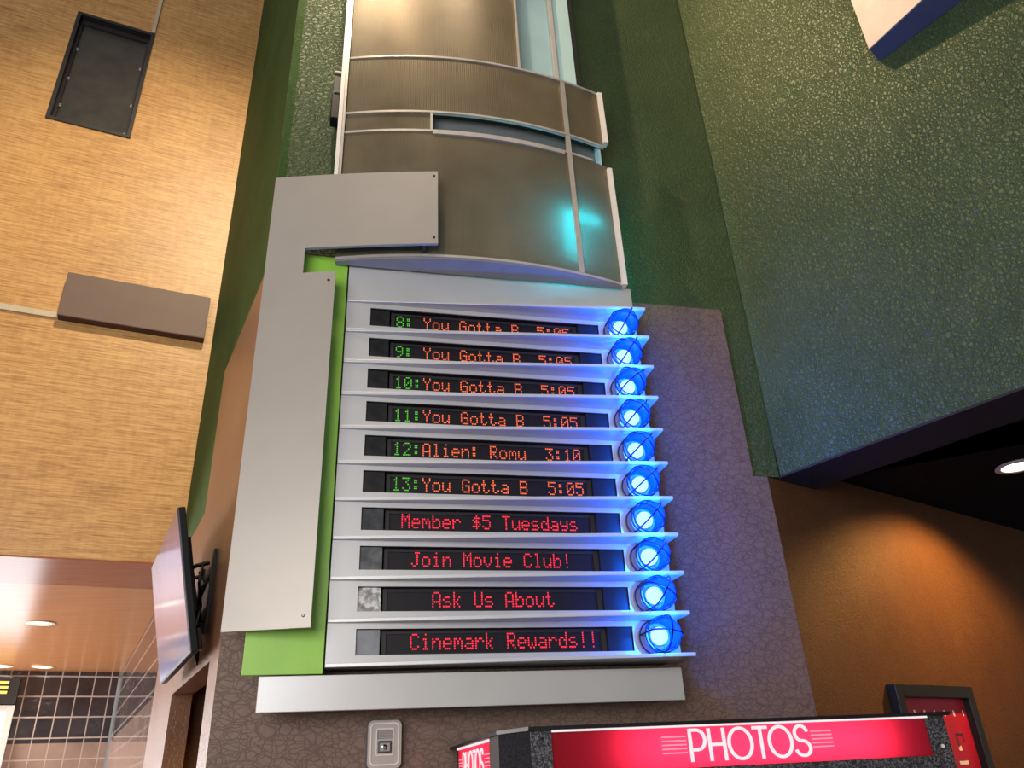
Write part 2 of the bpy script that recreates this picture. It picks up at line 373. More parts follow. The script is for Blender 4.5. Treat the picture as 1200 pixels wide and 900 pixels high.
m = MB(); m.box(-9, 7, -7.5, 12, -0.1, 0); struct(m.build('floor', M['floor']))
m = MB(); m.box(-0.404, 2.066, WY + 0.012, WY + 0.20, 2.94, 10); struct(m.build('wall_back', M['green']))
m = MB()
m.prism([(-0.404, WY), (1.995, WY), (1.995, WY + 0.012), (-0.404, WY + 0.012)], 0, 2.935)
m.box(-0.404, 1.922, WY, WY + 0.0118, 2.935, 3.875)
m.box(-0.404, 1.995, WY + 0.012, WY + 0.15, 0, 2.938)
struct(m.build('wall_front', M['brown']))
# left return wall: brown cladding with a doorway, green above and beyond it
def sidebox(mb, s0, s1, z0, z1, t=0.012, back=0.0):
    a, b = side(s0, 0, -back), side(s1, 0, -back); c, d = side(s1, 0, -back - t), side(s0, 0, -back - t)
    mb.hexa([(p[0], p[1], z0) for p in (a, b, c, d)] + [(p[0], p[1], z1) for p in (a, b, c, d)])
m = MB(); E_ = 0.0006
sidebox(m, E_, 0.22, 0, 3.875, 0.10); sidebox(m, 0.22, 1.09, 2.165, 3.875, 0.10); sidebox(m, 1.09, 1.42, 2.165, ZC, 0.10)
sidebox(m, 1.42, 2.44, 0, ZC, 0.10)
struct(m.build('wall_left', M['sidebrown']))
m = MB(); sidebox(m, 0.0, WS + 0.5, 3.877, 10, 0.1, 0.006); sidebox(m, 1.0902, WS + 0.5, ZC, 3.877, 0.1, 0.006); struct(m.build('wall_left_upper', M['greenside']))
m = MB()                                     # small room behind the doorway
sidebox(m, 0.10, 1.52, 0, 2.4, 0.05, 1.1); sidebox(m, 0.02, 0.10, 0, 2.4, 1.05, 0.1); sidebox(m, 1.52, 1.57, 0, 2.4, 1.05, 0.1); sidebox(m, 0.10, 1.52, 2.3, 2.4, 1.0, 0.1)
struct(m.build('wall_alcove', M['umber']))
# wood clad bulkhead (own axes so the grain follows it)
m = MB()
m.box(-6, 0.02, 0, 0.12, ZC, 7.9 - 1.5)
zW0, zW1, uW0, uW1 = 6.40, 7.62, -1.42, -0.825
m = MB()
for (a, b, c, d) in ((-6, 0.06, ZC, zW0), (-6, 0.06, zW1, 10.5), (-6, uW0, zW0, zW1), (uW1, 0.06, zW0, zW1)): m.box(a, b, 0, 0.12, c, d)
w = m.build('wall_wood', M['wood']); w.location = WC; w.rotation_euler = (0, 0, WA); struct(w)
wx = Vector((math.cos(WA), math.sin(WA), 0)); wy = Vector((-wx.y, wx.x, 0))
def wood(u, d, z): p = WC + wx * u + wy * d; return (p.x, p.y, z)
# dark recessed window
win = bpy.data.objects.new('window_1', None); COL.objects.link(win); win.location = wood((uW0 + uW1) / 2, 0, zW0); win.rotation_euler = (0, 0, WA); struct(win); ORG[win.name] = tuple(win.location)
hw = (uW1 - uW0) / 2; hh = zW1 - zW0
m = MB(); t = 0.028; m.box(-hw, -hw + t, -0.012, 0.16, 0, hh); m.box(hw - t, hw, -0.012, 0.16, 0, hh); m.box(-hw + t, hw - t, -0.012, 0.16, 0, t); m.box(-hw + t, hw - t, -0.012, 0.16, hh - t, hh)
m.build('window_frame', M['blackm'], win, local=True)
m = MB(); t2 = 0.05; m.box(-hw + t, -hw + t2, 0.045, 0.07, t, hh - t); m.box(hw - t2, hw - t, 0.045, 0.07, t, hh - t); m.box(-hw + t2, hw - t2, 0.045, 0.07, hh - t2 - 0.02, hh - t)
m.build('inner_frame', M['ledgrey'], win, local=True)
m = MB(); m.box(-hw + t, hw - t, 0.07, 0.08, t, hh - t); m.build('window_pane', M['smoke'], win, local=True)
m = MB()
for (u, z) in ((-hw + 0.055, 0.22), (-hw + 0.055, 0.52), (-hw + 0.055, 0.86), (hw - 0.055, 0.08), (hw - 0.055, 0.40), (hw - 0.055, 0.83)): m.box(u - 0.010, u + 0.010, 0.058, 0.0705, z - 0.016, z + 0.016)
m.build('pane_clip', M['steel'], win, local=True)
# corridor ceilings on the left
a0 = wood(-6, 0.0, 0); a1 = wood(0.06, 0.0, 0); b0 = wood(-6, 0.68, 0); b1 = wood(0.2, 0.72, 0)
m = MB(); m.prism([(a0[0], a0[1]), (a1[0], a1[1]), (b1[0] , b1[1]), (b0[0], b0[1])], ZC - 0.012, ZC - 0.0005); struct(m.build('ceiling_soffit', M['lamred']))
e0 = SP + SD * 8 - Vector((7, 2, 0)); e1 = SP + SD * 8
m = MB(); m.prism([(b0[0], b0[1]), (b1[0], b1[1]), (e1.x + 0.3, e1.y), (e0.x, e0.y)], ZC - 0.012, ZC + 0.1); struct(m.build('ceiling_left', M['lam']))
# tiled corridor walls
TA = math.atan2(0.269, 0.963)
m = MB(); m.box(-5, 0.0, 0, 0.1, 0, ZC); o = m.build('wall_tiled', M['tile']); o.location = SP + SD * 7.4; o.rotation_euler = (0, 0, TA); struct(o)
m = MB(); m.box(2.44, 7.4, -0.1, -0.02, 0, ZC); o = m.build('wall_tiled_side', M['tile']); o.location = SP; o.rotation_euler = (0, 0, math.atan2(SD.y, SD.x)); struct(o)
o.scale = (1, 1, 1)
# bright glass door at the end of the corridor, with a lit letter board over it
TP = SP + SD * 7.4
door = bpy.data.objects.new('door_1', None); COL.objects.link(door); door.location = TP + Vector((math.cos(TA), math.sin(TA), 0)) * -0.97; door.rotation_euler = (0, 0, TA); struct(door); ORG[door.name] = tuple(door.location)
m = MB(); m.box(-0.07, 0, -0.06, -0.002, 0, 2.66); m.box(-1.6, -1.53, -0.06, -0.002, 0, 2.66); m.box(-1.53, -0.07, -0.06, -0.002, 2.6, 2.66); m.build('door_frame', M['alu'], door, local=True)
m = MB(); m.box(-1.53, -0.07, -0.035, -0.015, 0.0, 2.6); m.build('door_glass', M['glassday'], door, local=True)
sg = thing('letter_sign', 'dark sign box with yellow lit letter over the bright corridor door', 'sign', tuple(door.location)); sg.rotation_euler = (0, 0, TA)
m = MB(); m.box(-1.6, 0.0, -0.10, -0.002, 2.67, 2.94); m.build('sign_box', M['blackm'], sg, local=True)
m = MB()
for z in (2.885, 2.835, 2.785): m.box(-0.30, -0.10, -0.108, -0.1005, z - 0.014, z + 0.014)
m.box(-0.34, -0.30, -0.108, -0.1005, 2.771, 2.899)
m.build('letter', M['yellow'], sg, local=True)
# upper right wall (towards the viewer), its underside and back face
RP = Vector((2.066, WY, 0)); RD = Vector((0.41, -0.912, 0)).normalized(); RN = Vector((0.912, 0.41, 0)).normalized()   # RN points behind the wall
def right(d, off, z): p = RP + RD * d + RN * off; return (p.x, p.y, z)
ZR = 2.94; ZB = 3.02
m = MB(); m.hexa([right(0, 0, ZR + 0.004), right(8, 0, ZR + 0.004), right(8, 0.295, ZR + 0.004), right(-0.3, 0.295, ZR + 0.004)] + [right(0, 0, 10), right(8, 0, 10), right(8, 0.295, 10), right(-0.3, 0.295, 10)])
struct(m.build('wall_right', M['green']))
m = MB(); m.prism([right(0.0, 0.0, 0)[:2], right(8, 0.0, 0)[:2], right(8, 0.31, 0)[:2], right(-0.45, 0.31, 0)[:2]], ZR - 0.006, ZR + 0.003); m.prism([right(-0.45, 0.297, 0)[:2], right(8, 0.297, 0)[:2], right(8, 0.31, 0)[:2], right(-0.45, 0.31, 0)[:2]], ZR + 0.003, ZB + 0.2)
struct(m.build('ceiling_bulkhead', M['soffit']))
# lower right wall of the side passage and its black ceiling
LP = Vector((1.995, WY, 0)); LD = Vector((1.475, 0.622, 0)).normalized(); LN = Vector((LD.y, -LD.x, 0))   # LN faces the room
def low(d, off, z): p = LP + LD * d + LN * off; return (p.x, p.y, z)
m = MB()
for d0, z1 in ((0.0005, 2.933), (0.345, ZB)):
    d1 = 0.345 if d0 < 0.1 else 7
    m.hexa([low(d0, 0, 0), low(d1, 0, 0), low(d1, -0.15, 0), low(d0, -0.15, 0)] + [low(d0, 0, z1), low(d1, 0, z1), low(d1, -0.15, z1), low(d0, -0.15, z1)])
struct(m.build('wall_passage', M['umber']))
q = [right(8, 0.312, 0)[:2], low(9, 0, 0)[:2], low(0.15, -0.16, 0)[:2], right(-0.4, 0.312, 0)[:2]]
q = [right(-0.38, 0.312, 0)[:2], right(8, 0.312, 0)[:2], (right(8, 0.312, 0)[0] + 6, right(8, 0.312, 0)[1]), low(8, -0.1, 0)[:2], low(0.1, -0.1, 0)[:2]]
m = MB(); m.prism(q, ZB, ZB + 0.1); struct(m.build('ceiling_right', M['blackceil']))

# ------------------------------------------------------------------ board assembly
PX0, PX1 = -0.02, 1.357
PITCH = 0.1561
def ZK(k): return 3.655 - PITCH * k
def TK(k): return ZK(k) - 0.030
board = thing('showtime_board', 'large silver board of ten stacked sign rows under the curved tower', 'sign board', ((PX0 + PX1) / 2, WY, 2.07))
m = MB(); m.box(0.0, 1.335, 3.1005, WY - 0.0008, 2.09, 3.84); m.build('backing_box', M['darkcore'], board)
m = MB(); m.box(PX0, PX1, 3.0, 3.10, ZK(0) + 0.0075, 3.853); m.build('header_panel', M['silver'], board, bevel=0.003)
WX0, WX1, WH = 0.085, 1.165, 0.093
for k in range(10):
    z1 = ZK(k) - 0.0085; z0 = ZK(k + 1) + 0.0065; t = TK(k)
    m = MB(); m.plate([PX0, WX0, WX1, PX1], [z0, t - WH, t, z1], lambda x, z: not (WX0 < x < WX1 and t - WH < z < t), lambda x: 3.0, 0.006)
    m.build('row_panel', M['silver'], board)
for k in range(11):
    z = ZK(k); m = MB(); m.prism([(PX0, 2.992), (PX1 + 0.002, 2.868), (PX1 + 0.002, 3.05), (PX0, 3.05)], z - 0.008, z + 0.006)
    m.build('shelf', M['silver'], board, bevel=0.002)

# LED signs
G = {}
def glyph(c, rows): G[c] = rows
for c, r in {
 '0': '01110 10001 10011 10101 11001 10001 01110', '1': '00100 01100 00100 00100 00100 00100 01110', '2': '01110 10001 00001 00010 00100 01000 11111',
 '3': '11111 00010 00100 00010 00001 10001 01110', '5': '11111 10000 11110 00001 00001 10001 01110', '8': '01110 10001 10001 01110 10001 10001 01110',
 '9': '01110 10001 10001 01111 00001 00010 01100', ':': '00000 01100 01100 00000 01100 01100 00000', '!': '00100 00100 00100 00100 00100 00000 00100',
 '$': '00100 01111 10100 01110 00101 11110 00100', 'Y': '10001 10001 01010 00100 00100 00100 00100', 'o': '00000 00000 01110 10001 10001 10001 01110',
 'u': '00000 00000 10001 10001 10001 10011 01101', 'G': '01110 10001 10000 10111 10001 10001 01111', 't': '01000 01000 11100 01000 01000 01001 00110',
 'a': '00000 00000 01110 00001 01111 10001 01111', 'B': '11110 10001 10001 11110 10001 10001 11110', 'A': '01110 10001 10001 10001 11111 10001 10001',
 'l': '01100 00100 00100 00100 00100 00100 01110', 'i': '00100 00000 01100 00100 00100 00100 01110', 'e': '00000 00000 01110 10001 11111 10000 01110',
 'n': '00000 00000 10110 11001 10001 10001 10001', 'R': '11110 10001 10001 11110 10100 10010 10001', 'm': '00000 00000 11010 10101 10101 10001 10001',
 'M': '10001 11011 10101 10101 10001 10001 10001', 'b': '10000 10000 10110 11001 10001 10001 11110', 'r': '00000 00000 10110 11001 10000 10000 10000',
 'T': '11111 00100 00100 00100 00100 00100 00100', 's': '00000 00000 01110 10000 01110 00001 11110', 'd': '00001 00001 01101 10011 10001 10001 01111',
 'y': '00000 00000 10001 10001 01111 00001 01110', 'J': '00111 00010 00010 00010 00010 10010 01100', 'v': '00000 00000 10001 10001 10001 01010 00100',
 'C': '01110 10001 10000 10000 10000 10001 01110', 'k': '10000 10000 10010 10100 11000 10100 10010', 'U': '10001 10001 10001 10001 10001 10001 01110',
 'c': '00000 00000 01110 10000 10000 10001 01110', 'w': '00000 00000 10001 10001 10101 10101 01010', 'S': '01111 10000 10000 01110 00001 00001 11110'}.items(): glyph(c, r.split())
rows = [('8: ', 'You Gotta B  5:05', 0), ('9: ', 'You Gotta B  5:05', 0), ('10:', 'You Gotta B  5:05', 0), ('11:', 'You Gotta B  5:05', 0),
        ('12:', 'Alien: Romu  3:10', 0), ('13:', 'You Gotta B  5:05', 0), ('', 'Member $5 Tuesdays', 1), ('', 'Join Movie Club!', 2), ('', 'Ask Us About', 4), ('', 'Cinemark Rewards!!', 2)]
ledlab = ['topmost LED sign on the board, green 8 and orange showtime 5:05', 'LED sign with green 9 and orange showtime, second row of the board',
          'LED sign with green 10 and orange showtime, third row of the board', 'LED sign with green 11 and orange showtime, fourth row of the board',
          'LED sign with green 12 and the showtime 3:10 on the board', 'LED sign with green 13, lowest of the numbered showtime rows',
          'red LED sign reading Member $5 Tuesdays on the board', 'red LED sign reading Join Movie Club! on the board',
          'red LED sign reading Ask Us About, next to last row', 'red LED sign reading Rewards!! in the bottom row of the board']
CW = 0.0414; DP = 0.0069; DV = 0.0087
def dots(text, x0, zc, mat, parent):
    m = MB()
    for i, ch in enumerate(text):
        if ch == ' ': continue
        for r, row in enumerate(G[ch]):
            for c, b in enumerate(row):
                if b == '1':
                    x = x0 + i * CW + c * DP; z = zc + (3 - r) * DV; rr = 0.0030; rz = 0.0036
                    m.quad(*[(x + rr * math.cos(a * math.pi / 3), 3.0335, z + rz * math.sin(a * math.pi / 3)) for a in range(5, -1, -1)])
    return m
for k, (num, msg, col) in enumerate(rows):
    t = TK(k); zc = t - 0.043
    s = thing('led_sign', ledlab[k], 'led sign', (0.625, 3.10, t - WH), 'LED signs in the rows of the board')
    m = MB(); m.plate([WX0 - 0.01, WX0 + 0.001, WX1 - 0.001, WX1 + 0.01], [t - WH - 0.01, t - WH + 0.001, t - 0.001, t + 0.01], lambda x, z: not (WX0 < x < WX1 and t - WH < z < t), lambda x: 3.0068, 0.083); m.build('housing', M['black'], s)
    m = MB(); m.box(0.196, 1.04, 3.036, 3.09, t - WH + 0.002, t - 0.002); m.build('display_face', M['ledface'], s)
    m = MB(); m.box(0.180, 0.1955, 3.028, 3.09, t - WH + 0.002, t - 0.002); m.box(1.0405, 1.06, 3.030, 3.09, t - WH + 0.002, t - 0.002); m.box(0.196, 1.04, 3.031, 3.0355, t - 0.014, t - 0.002); m.box(0.196, 1.04, 3.031, 3.0355, t - WH + 0.002, t - WH + 0.008); m.build('bezel', M['ledgrey'], s)
    m = MB(); m.box(1.0605, WX1 - 0.002, 3.010, 3.09, t - WH + 0.002, t - 0.002); m.build('end_cap', M['black'], s)
    m = MB(); m.box(WX0 + 0.002, 0.172, 3.012, 3.09, t - WH + 0.002, t - 0.002); m.build('filler_plate', M[{6: 'plate_dark', 7: 'plate_mid', 8: 'plate', 9: 'plate_pale'}.get(k, 'darkplate')], s)
    x = 0.207
    if num: dots(num, x, zc, None, None).build('screen_number', M['ledgreen'], s); x += 3 * CW
    else: x += col * CW
    i = 0
    for wd in msg.split(' '):                # each word a part
        if wd: dots(wd, x + i * CW, zc, None, None).build('lettering', M['ledorange'] if num else M['ledred'], s)
        i += len(wd) + 1

# blue cage lamps
def make_lamp():
    L = thing('cage_lamp', '', 'lamp', (1.248, 3.0, ZK(0) - 0.078), 'blue cage lamps down the right edge of the board')
    m = MB(); m.lathe([(0.064, -0.0005), (0.068, -0.006), (0.068, -0.018), (0.062, -0.028), (0.055, -0.036), (0.053, -0.048)], 32); m.build('base', M['lampbase'], L, True, True)
    prof = [(0.050, -0.0485), (0.057, -0.058), (0.060, -0.075), (0.061, -0.100), (0.060, -0.125), (0.056, -0.146), (0.048, -0.164), (0.036, -0.178), (0.020, -0.187), (0.001, -0.190)]
    m = MB(); m.lathe(prof, 32, cap=False); m.build('globe', M['globe'], L, True, True)
    m = MB(); m.lathe([(0.006, -0.0485), (0.030, -0.050), (0.034, -0.056), (0.034, -0.068), (0.029, -0.078), (0.018, -0.085), (0.001, -0.088)], 20); m.build('bulb', M['bulb'], L, True, True)
    m = MB(); R = 0.0665
    for r, y in ((0.0665, -0.024), (R, -0.088), (R, -0.116)): m.tube([(r * math.cos(a * math.pi / 16), y, r * math.sin(a * math.pi / 16)) for a in range(32)], 0.0030, 6, True)
    for a in (0.0, math.pi / 2):
        pts = [(R, -0.02), (R, -0.088), (R, -0.116)] + [(R * math.cos(b * math.pi / 14), -0.132 - R * math.sin(b * math.pi / 14)) for b in range(8)]
        pts = pts + [(-r, y) for r, y in reversed(pts[:-1])]
        m.tube([(r * math.cos(a), y, r * math.sin(a)) for r, y in pts], 0.0032, 6)
    m.build('cage', M['cage'], L, True, True)
    ld = bpy.data.lights.new('lamp_light', 'POINT'); ld.energy = 12; ld.color = (0.8, 7.5, 1.0); ld.shadow_soft_size = 0.02
    lo = bpy.data.objects.new('lamp_light', ld); COL.objects.link(lo); lo.parent = L; lo.location = (0, -0.145, 0)
    return L
lamplab = ['topmost blue cage lamp, beside the sign row numbered 8', 'blue cage lamp beside the sign row numbered 9', 'blue cage lamp beside the sign row numbered 10',
           'blue cage lamp beside the sign row numbered 11', 'blue cage lamp beside the sign row showing 3:10', 'blue cage lamp beside the sign row numbered 13',
           'blue cage lamp beside the Member $5 Tuesdays row', 'blue cage lamp beside the Join Movie Club! row', 'blue cage lamp beside the Ask Us About row', 'lowest blue cage lamp, at the end of the bottom row']
L0 = make_lamp()
rolls = [0.5, 0.6, 0.9, 0.75, 0.8, 0.85, 0.75, 0.7, 0.55, 0.15]
for k in range(10):
    L = L0 if k == 0 else copy_tree(L0)
    L.location = (1.248, 3.0, ZK(k) - 0.078); L['label'] = lamplab[k]; L.rotation_euler = (0, rolls[k], 0)

# base ledge, lime panel, grey bracket
t = thing('base_panel', 'long silver panel below the bottom sign row, above the red booth', 'panel', (0.55, WY, 1.945))
m = MB(); m.box(-0.243, 1.349, 3.0, 3.02, 1.943, 2.062); m.build('face_plate', M['silver'], t, bevel=0.002)
m = MB(); m.box(-0.19, 1.30, 3.02, WY - 0.0008, 1.955, 2.058); m.build('standoff_box', M['darkcore'], t)
t = thing('lime_panel', 'lime green metal panel between grey bracket and silver board', 'panel', (-0.16, WY, 2.06))
m = MB(); m.box(-0.303, -0.026, 3.0, 3.012, 2.066, 3.885); m.build('face_plate', M['lime'], t, bevel=0.002)
m = MB(); m.box(-0.27, -0.06, 3.012, WY - 0.0008, 2.10, 3.85); m.build('standoff_box', M['darkcore'], t)
t = thing('grey_bracket', 'tall grey hook-shaped metal panel bent over the lime strip', 'panel', (-0.23, 2.95, 2.21))
def BR(x): u = x + 0.39; return 2.97 - 0.28 * u + 0.07 * u * u
m = MB()
xs = sorted(set(lin(-0.385, -0.218, 4) + lin(-0.218, -0.077, 4) + lin(-0.077, 0.365, 12))); zs = [2.208, 3.732, 3.866, 4.292]
m.plate(xs, zs, lambda x, z: (z > 3.866) or (x < -0.218) or (x < -0.077 and z < 3.732), BR, 0.016)
m.build('bracket_plate', M['bracket'], t, True)
for (x, z) in ((0.347, 4.262), (0.347, 3.90), (-0.105, 3.685), (-0.105, 2.25)):
    m = MB(); m.lathe([(0.006, 0.001), (0.006, -0.003), (0.003, -0.005)], 12, 'y', (x, BR(x), z)); m.build('screw', M['steel'] if z < 3 else M['blackm'], t)
for x0, x1, y1, z in ((-0.285, -0.25, 2.9995, 2.6), (-0.285, -0.25, 2.9995, 3.6), (0.30, 0.315, 2.877, 3.868)):
    m = MB(); m.box(x0, x1, BR(x0) + 0.0165, y1, z, z + 0.05); m.build('standoff', M['blackm'], t)

# ------------------------------------------------------------------ curved light tower
TX0, TX1 = -0.085, 1.30
def TW(x): return 2.972 - 0.105 * (1 - ((x - 0.6) / 0.7) ** 2)
tower = thing('light_tower', 'tall curved tower of smoked ribbed panels with aluminium trim', 'light tower', (0.6, WY, 3.85))
def curved(name, x0, x1, z0, z1, mat, d=0.0, th=0.008, n=24):
    m = MB(); m.plate(lin(x0, x1, n), [z0, z1], lambda x, z: True, lambda x: TW(x) + d, th); return m.build(name, mat, tower, True)
curved('curved_panel', TX0, TX1, 3.86, 4.622, M['poly']); curved('curved_panel', TX0, TX1, 4.765, 5.158, M['poly'])
curved('curved_panel', TX0, 0.826, 5.168, 7.4, M['poly']); curved('curved_panel', TX0, 0.338, 4.636, 4.755, M['poly'], 0.004)
curved('slot_back', 0.35, 1.285, 4.60, 4.79, M['slate'], 0.07)
for z, x1 in ((3.853, TX1), (4.629, 1.22), (4.759, TX1), (5.163, TX1)): curved('trim_strip', TX0, x1, z - 0.0065, z + 0.0065, M['alu'], -0.007, 0.018)
curved('trim_strip', 0.35, 1.05, 4.607, 4.622, M['alu'], -0.008, 0.018)
for x0, x1, z0, z1, d in ((1.066, 1.092, 3.862, 5.156, -0.006), (0.338, 0.350, 4.636, 4.752, -0.006), (0.820, 0.832, 5.17, 7.4, -0.006)): curved('seam_strip', x0, x1, z0, z1, M['alu'], d, 0.016, 2)
m = MB(); m.box(-0.119, -0.100, 2.945, 3.03, 3.95, 7.4); m.build('edge_channel', M['alubright'], tower)
m = MB(); m.box(-0.0995, -0.0855, 2.950, 3.03, 3.95, 7.4); m.build('edge_channel', M['alu'], tower)
for z0, z1 in ((3.846, 4.60), (4.785, 5.165)):
    m = MB(); m.box(1.3005, 1.326, 2.955, 2.998, z0, z1); m.build('edge_channel', M['alubright'], tower)
m = MB(); pts = [(x, TW(x) - 0.004) for x in lin(TX0, TX1, 24)] + [(TX1, 2.985), (TX0, 2.985)]; m.prism(pts, 3.836, 3.846); m.build('bottom_plate', M['underplate'], tower)
m = MB(); m.box(-0.06, 1.26, 3.09, WY + 0.011, 3.95, 7.4); m.build('core', M['darkcore'], tower)
m = MB(); m.box(0.835, 1.060, 3.0, 3.03, 5.0, 7.4); m.box(1.085, 1.192, 2.985, 3.03, 5.0, 7.4); m.build('pale_panel', M['pale'], tower)
m = MB(); m.box(1.0605, 1.0845, 2.97, 3.03, 5.0, 7.4); m.build('post', M['alu'], tower)
m = MB(); m.box(1.27, 1.285, 2.985, 3.09, 4.60, 4.80); m.build('post', M['pale'], tower)
m = MB()
m.tube([(1.035, TW(1.035) + 0.055, z) for z in lin(4.02, 4.20, 4)], 0.011, 8); m.tube([(1.0, TW(1.0) + 0.05, 4.215), (1.08, TW(1.08) + 0.046, 4.22), (1.15, TW(1.15) + 0.042, 4.225), (1.21, TW(1.21) + 0.038, 4.21)], 0.008, 8)
m.tube([(1.0, TW(1.0) + 0.05, 3.985), (1.09, TW(1.09) + 0.05, 3.98)], 0.006, 8); m.build('neon_tube', M['cyan'], tower)
# black fitting clamped behind the tower's left edge
t = thing('clamp_fixture', 'small black fitting sticking out behind the left edge of the tower', 'light fixture', (-0.15, 3.08, 4.86))
m = MB(); m.box(-0.165, -0.119, 3.02, 3.09, 4.78, 4.96); m.build('housing', M['black'], t, bevel=0.006)
m = MB(); m.prism([(-0.158, 3.03), (-0.119, 3.03), (-0.119, 3.08), (-0.145, 3.08)], 4.962, 5.11); m.build('hood', M['blackm'], t)
m = MB(); m.tube([(-0.168, 3.04, 4.955), (-0.150, 3.018, 4.96), (-0.125, 3.018, 4.965)], 0.006); m.build('clamp_band', M['steel'], t)
m = MB(); m.box(-0.16, -0.119, 3.02, 3.05, 5.112, 5.122); m.build('bracket', M['tape'], t)
m = MB(); m.box(-0.14, -0.121, 3.09, WY + 0.011, 4.85, 4.89); m.build('wall_arm', M['blackm'], t)

# ------------------------------------------------------------------ fittings on the wood wall
t = thing('cover_box', 'long taupe metal cover box at the right edge of the wood wall', 'cover', wood(-0.5, 0, 4.665)); t.rotation_euler = (0, 0, WA)
m = MB(); m.box(-0.495, 0.45, -0.075, -0.001, 0.0, 0.350); m.build('box_body', M['channel'], t, local=True, bevel=0.003)
m = MB(); m.box(-0.493, 0.448, -0.0735, -0.001, -0.004, -0.0005); m.build('bottom_lip', plain('maroon_lip', (0.05, 0.015, 0.012), 0.5), t, local=True)
m = MB(); m.box(-5, -0.996, -0.018, -0.0005, 4.668, 4.712); o = m.build('cable_duct', M['tape']); o.location = WC; o.rotation_euler = (0, 0, WA); tag(o, 'pale horizontal cable duct running left from the taupe cover box', 'cable duct')
m = MB(); m.box(-0.855, -0.827, -0.018, -0.0005, 7.625, 10); o = m.build('cable_duct', M['tape']); o.location = WC; o.rotation_euler = (0, 0, WA); tag(o, 'pale vertical cable duct rising from the dark window corner', 'cable duct')

# ------------------------------------------------------------------ wall television
tilt = 0.218; TVW, TVH = 1.018, 0.573
cpos = SP + SD * 0.636 + SN * 0.15 + Vector((0, 0, 2.461))
up = Vector((0, 0, 1)) * math.cos(tilt) + SN * math.sin(tilt); nrm = SD.cross(up) * -1
yv = up.cross(SD)
tv = thing('television', 'flat screen television tilted down on the brown left wall', 'television', tuple(cpos))
tv.matrix_world = Matrix.Translation(cpos) @ Matrix((SD, yv, up)).transposed().to_4x4()
m = MB(); m.box(-TVW / 2 + 0.008, TVW / 2 - 0.008, -0.002, 0.0, -TVH / 2 + 0.01, TVH / 2 - 0.008); m.build('screen', M['tvscreen'], tv, local=True)
m = MB(); m.box(-TVW / 2, TVW / 2, -0.032, -0.0025, -TVH / 2, TVH / 2); m.build('casing', M['black'], tv, local=True, bevel=0.004)
m = MB(); m.box(-TVW / 2 + 0.10, TVW / 2 - 0.10, -0.058, -0.0325, -0.12, TVH / 2 - 0.10); m.box(-TVW / 2 + 0.015, -TVW / 2 + 0.07, -0.05, -0.0325, -TVH / 2 + 0.01, -TVH / 2 + 0.09); m.build('rear_housing', M['black'], tv, local=True, bevel=0.004)
m = MB(); m.box(-0.16, -0.135, -0.075, -0.0585, -0.16, 0.18); m.box(0.135, 0.16, -0.075, -0.0585, -0.16, 0.18); m.build('mount_rail', M['steel'], tv, local=True)
mt = thing('wall_mount', 'black folding wall mount behind the tilted television', 'tv mount', side(0.60, 2.45, 0.0))
m = MB()
for s0 in (0.40, 0.78):
    a, b = side(s0, 0, 0.014), side(s0 + 0.035, 0, 0.014); c, d = side(s0 + 0.035, 0, 0.0008), side(s0, 0, 0.0008)
    m.hexa([(p[0], p[1], 2.30) for p in (a, b, c, d)] + [(p[0], p[1], 2.66) for p in (a, b, c, d)])
a, b = side(0.435, 0, 0.012), side(0.78, 0, 0.012); c, d = side(0.78, 0, 0.001), side(0.435, 0, 0.001)
for z in (2.38, 2.56): m.hexa([(p[0], p[1], z) for p in (a, b, c, d)] + [(p[0], p[1], z + 0.04) for p in (a, b, c, d)])
m.build('wall_plate', M['blackm'], mt)
m = MB()
for s0 in (0.50, 0.77):
    m.tube([side(s0, 2.62, 0.016), side(s0 - 0.01, 2.60, 0.07), side(s0, 2.58, 0.10)], 0.010, 6); m.tube([side(s0, 2.36, 0.016), side(s0, 2.44, 0.05), side(s0, 2.52, 0.07)], 0.010, 6)
m.build('arm', M['black'], mt)
m = MB(); m.tube([side(0.50, 2.62, 0.04), side(0.44, 2.52, 0.055), side(0.47, 2.42, 0.03), side(0.42, 2.33, 0.045), side(0.46, 2.24, 0.03), side(0.50, 2.19, 0.012)], 0.006, 6); m.tube([side(0.52, 2.58, 0.05), side(0.40, 2.50, 0.03), side(0.50, 2.40, 0.05), side(0.45, 2.30, 0.025), side(0.5, 2.2, 0.01)], 0.005, 6); m.build('cable', M['black'], mt)

# ------------------------------------------------------------------ downlights
def make_down(label, x, y, z, grp):
    L = thing('ceiling_light', label, 'ceiling light', (x, y, z), grp)
    m = MB(); m.lathe([(0.075, -0.001), (0.105, -0.001), (0.108, -0.008), (0.082, -0.010), (0.075, -0.004)], 28, 'z', (x, y, z), False); m.build('trim_ring', M['ring'], L, True)
    m = MB(); m.lathe([(0.081, -0.0065), (0.081, -0.002)], 28, 'z', (x, y, z)); m.build('lens', M['lens'], L)
    return L
D0 = make_down('nearer round downlight in the tan corridor ceiling', -2.34, 7.183, ZC - 0.012, 'downlights in the corridor ceiling')
D1 = copy_tree(D0); D1.location = (-3.04, 9.70, ZC - 0.012); D1['label'] = 'farther round downlight in the tan ceiling, close above the tiles'
D2 = copy_tree(D0); D2.location = (-3.40, 9.58, ZC - 0.012); D2['label'] = 'downlight cut by the left edge of the photo, above the lit sign'
D3 = make_down('round downlight in the black ceiling at the right', 3.40, 3.085, ZB, None)
for n_, p_, e_ in (('downlight_beam', (-2.34, 7.18, 2.99), 22), ('downlight_beam', (-3.04, 9.7, 2.99), 22)):
    spot(n_, p_, (p_[0], p_[1], 0), e_, (1, 0.85, 0.6), 120, 0.8, 0.05)
spot('downlight_beam', (3.40, 3.085, 2.985), low(1.2, 0.1, 1.4), 140, (1.0, 0.55, 0.16), 135, 0.5, 0.04)
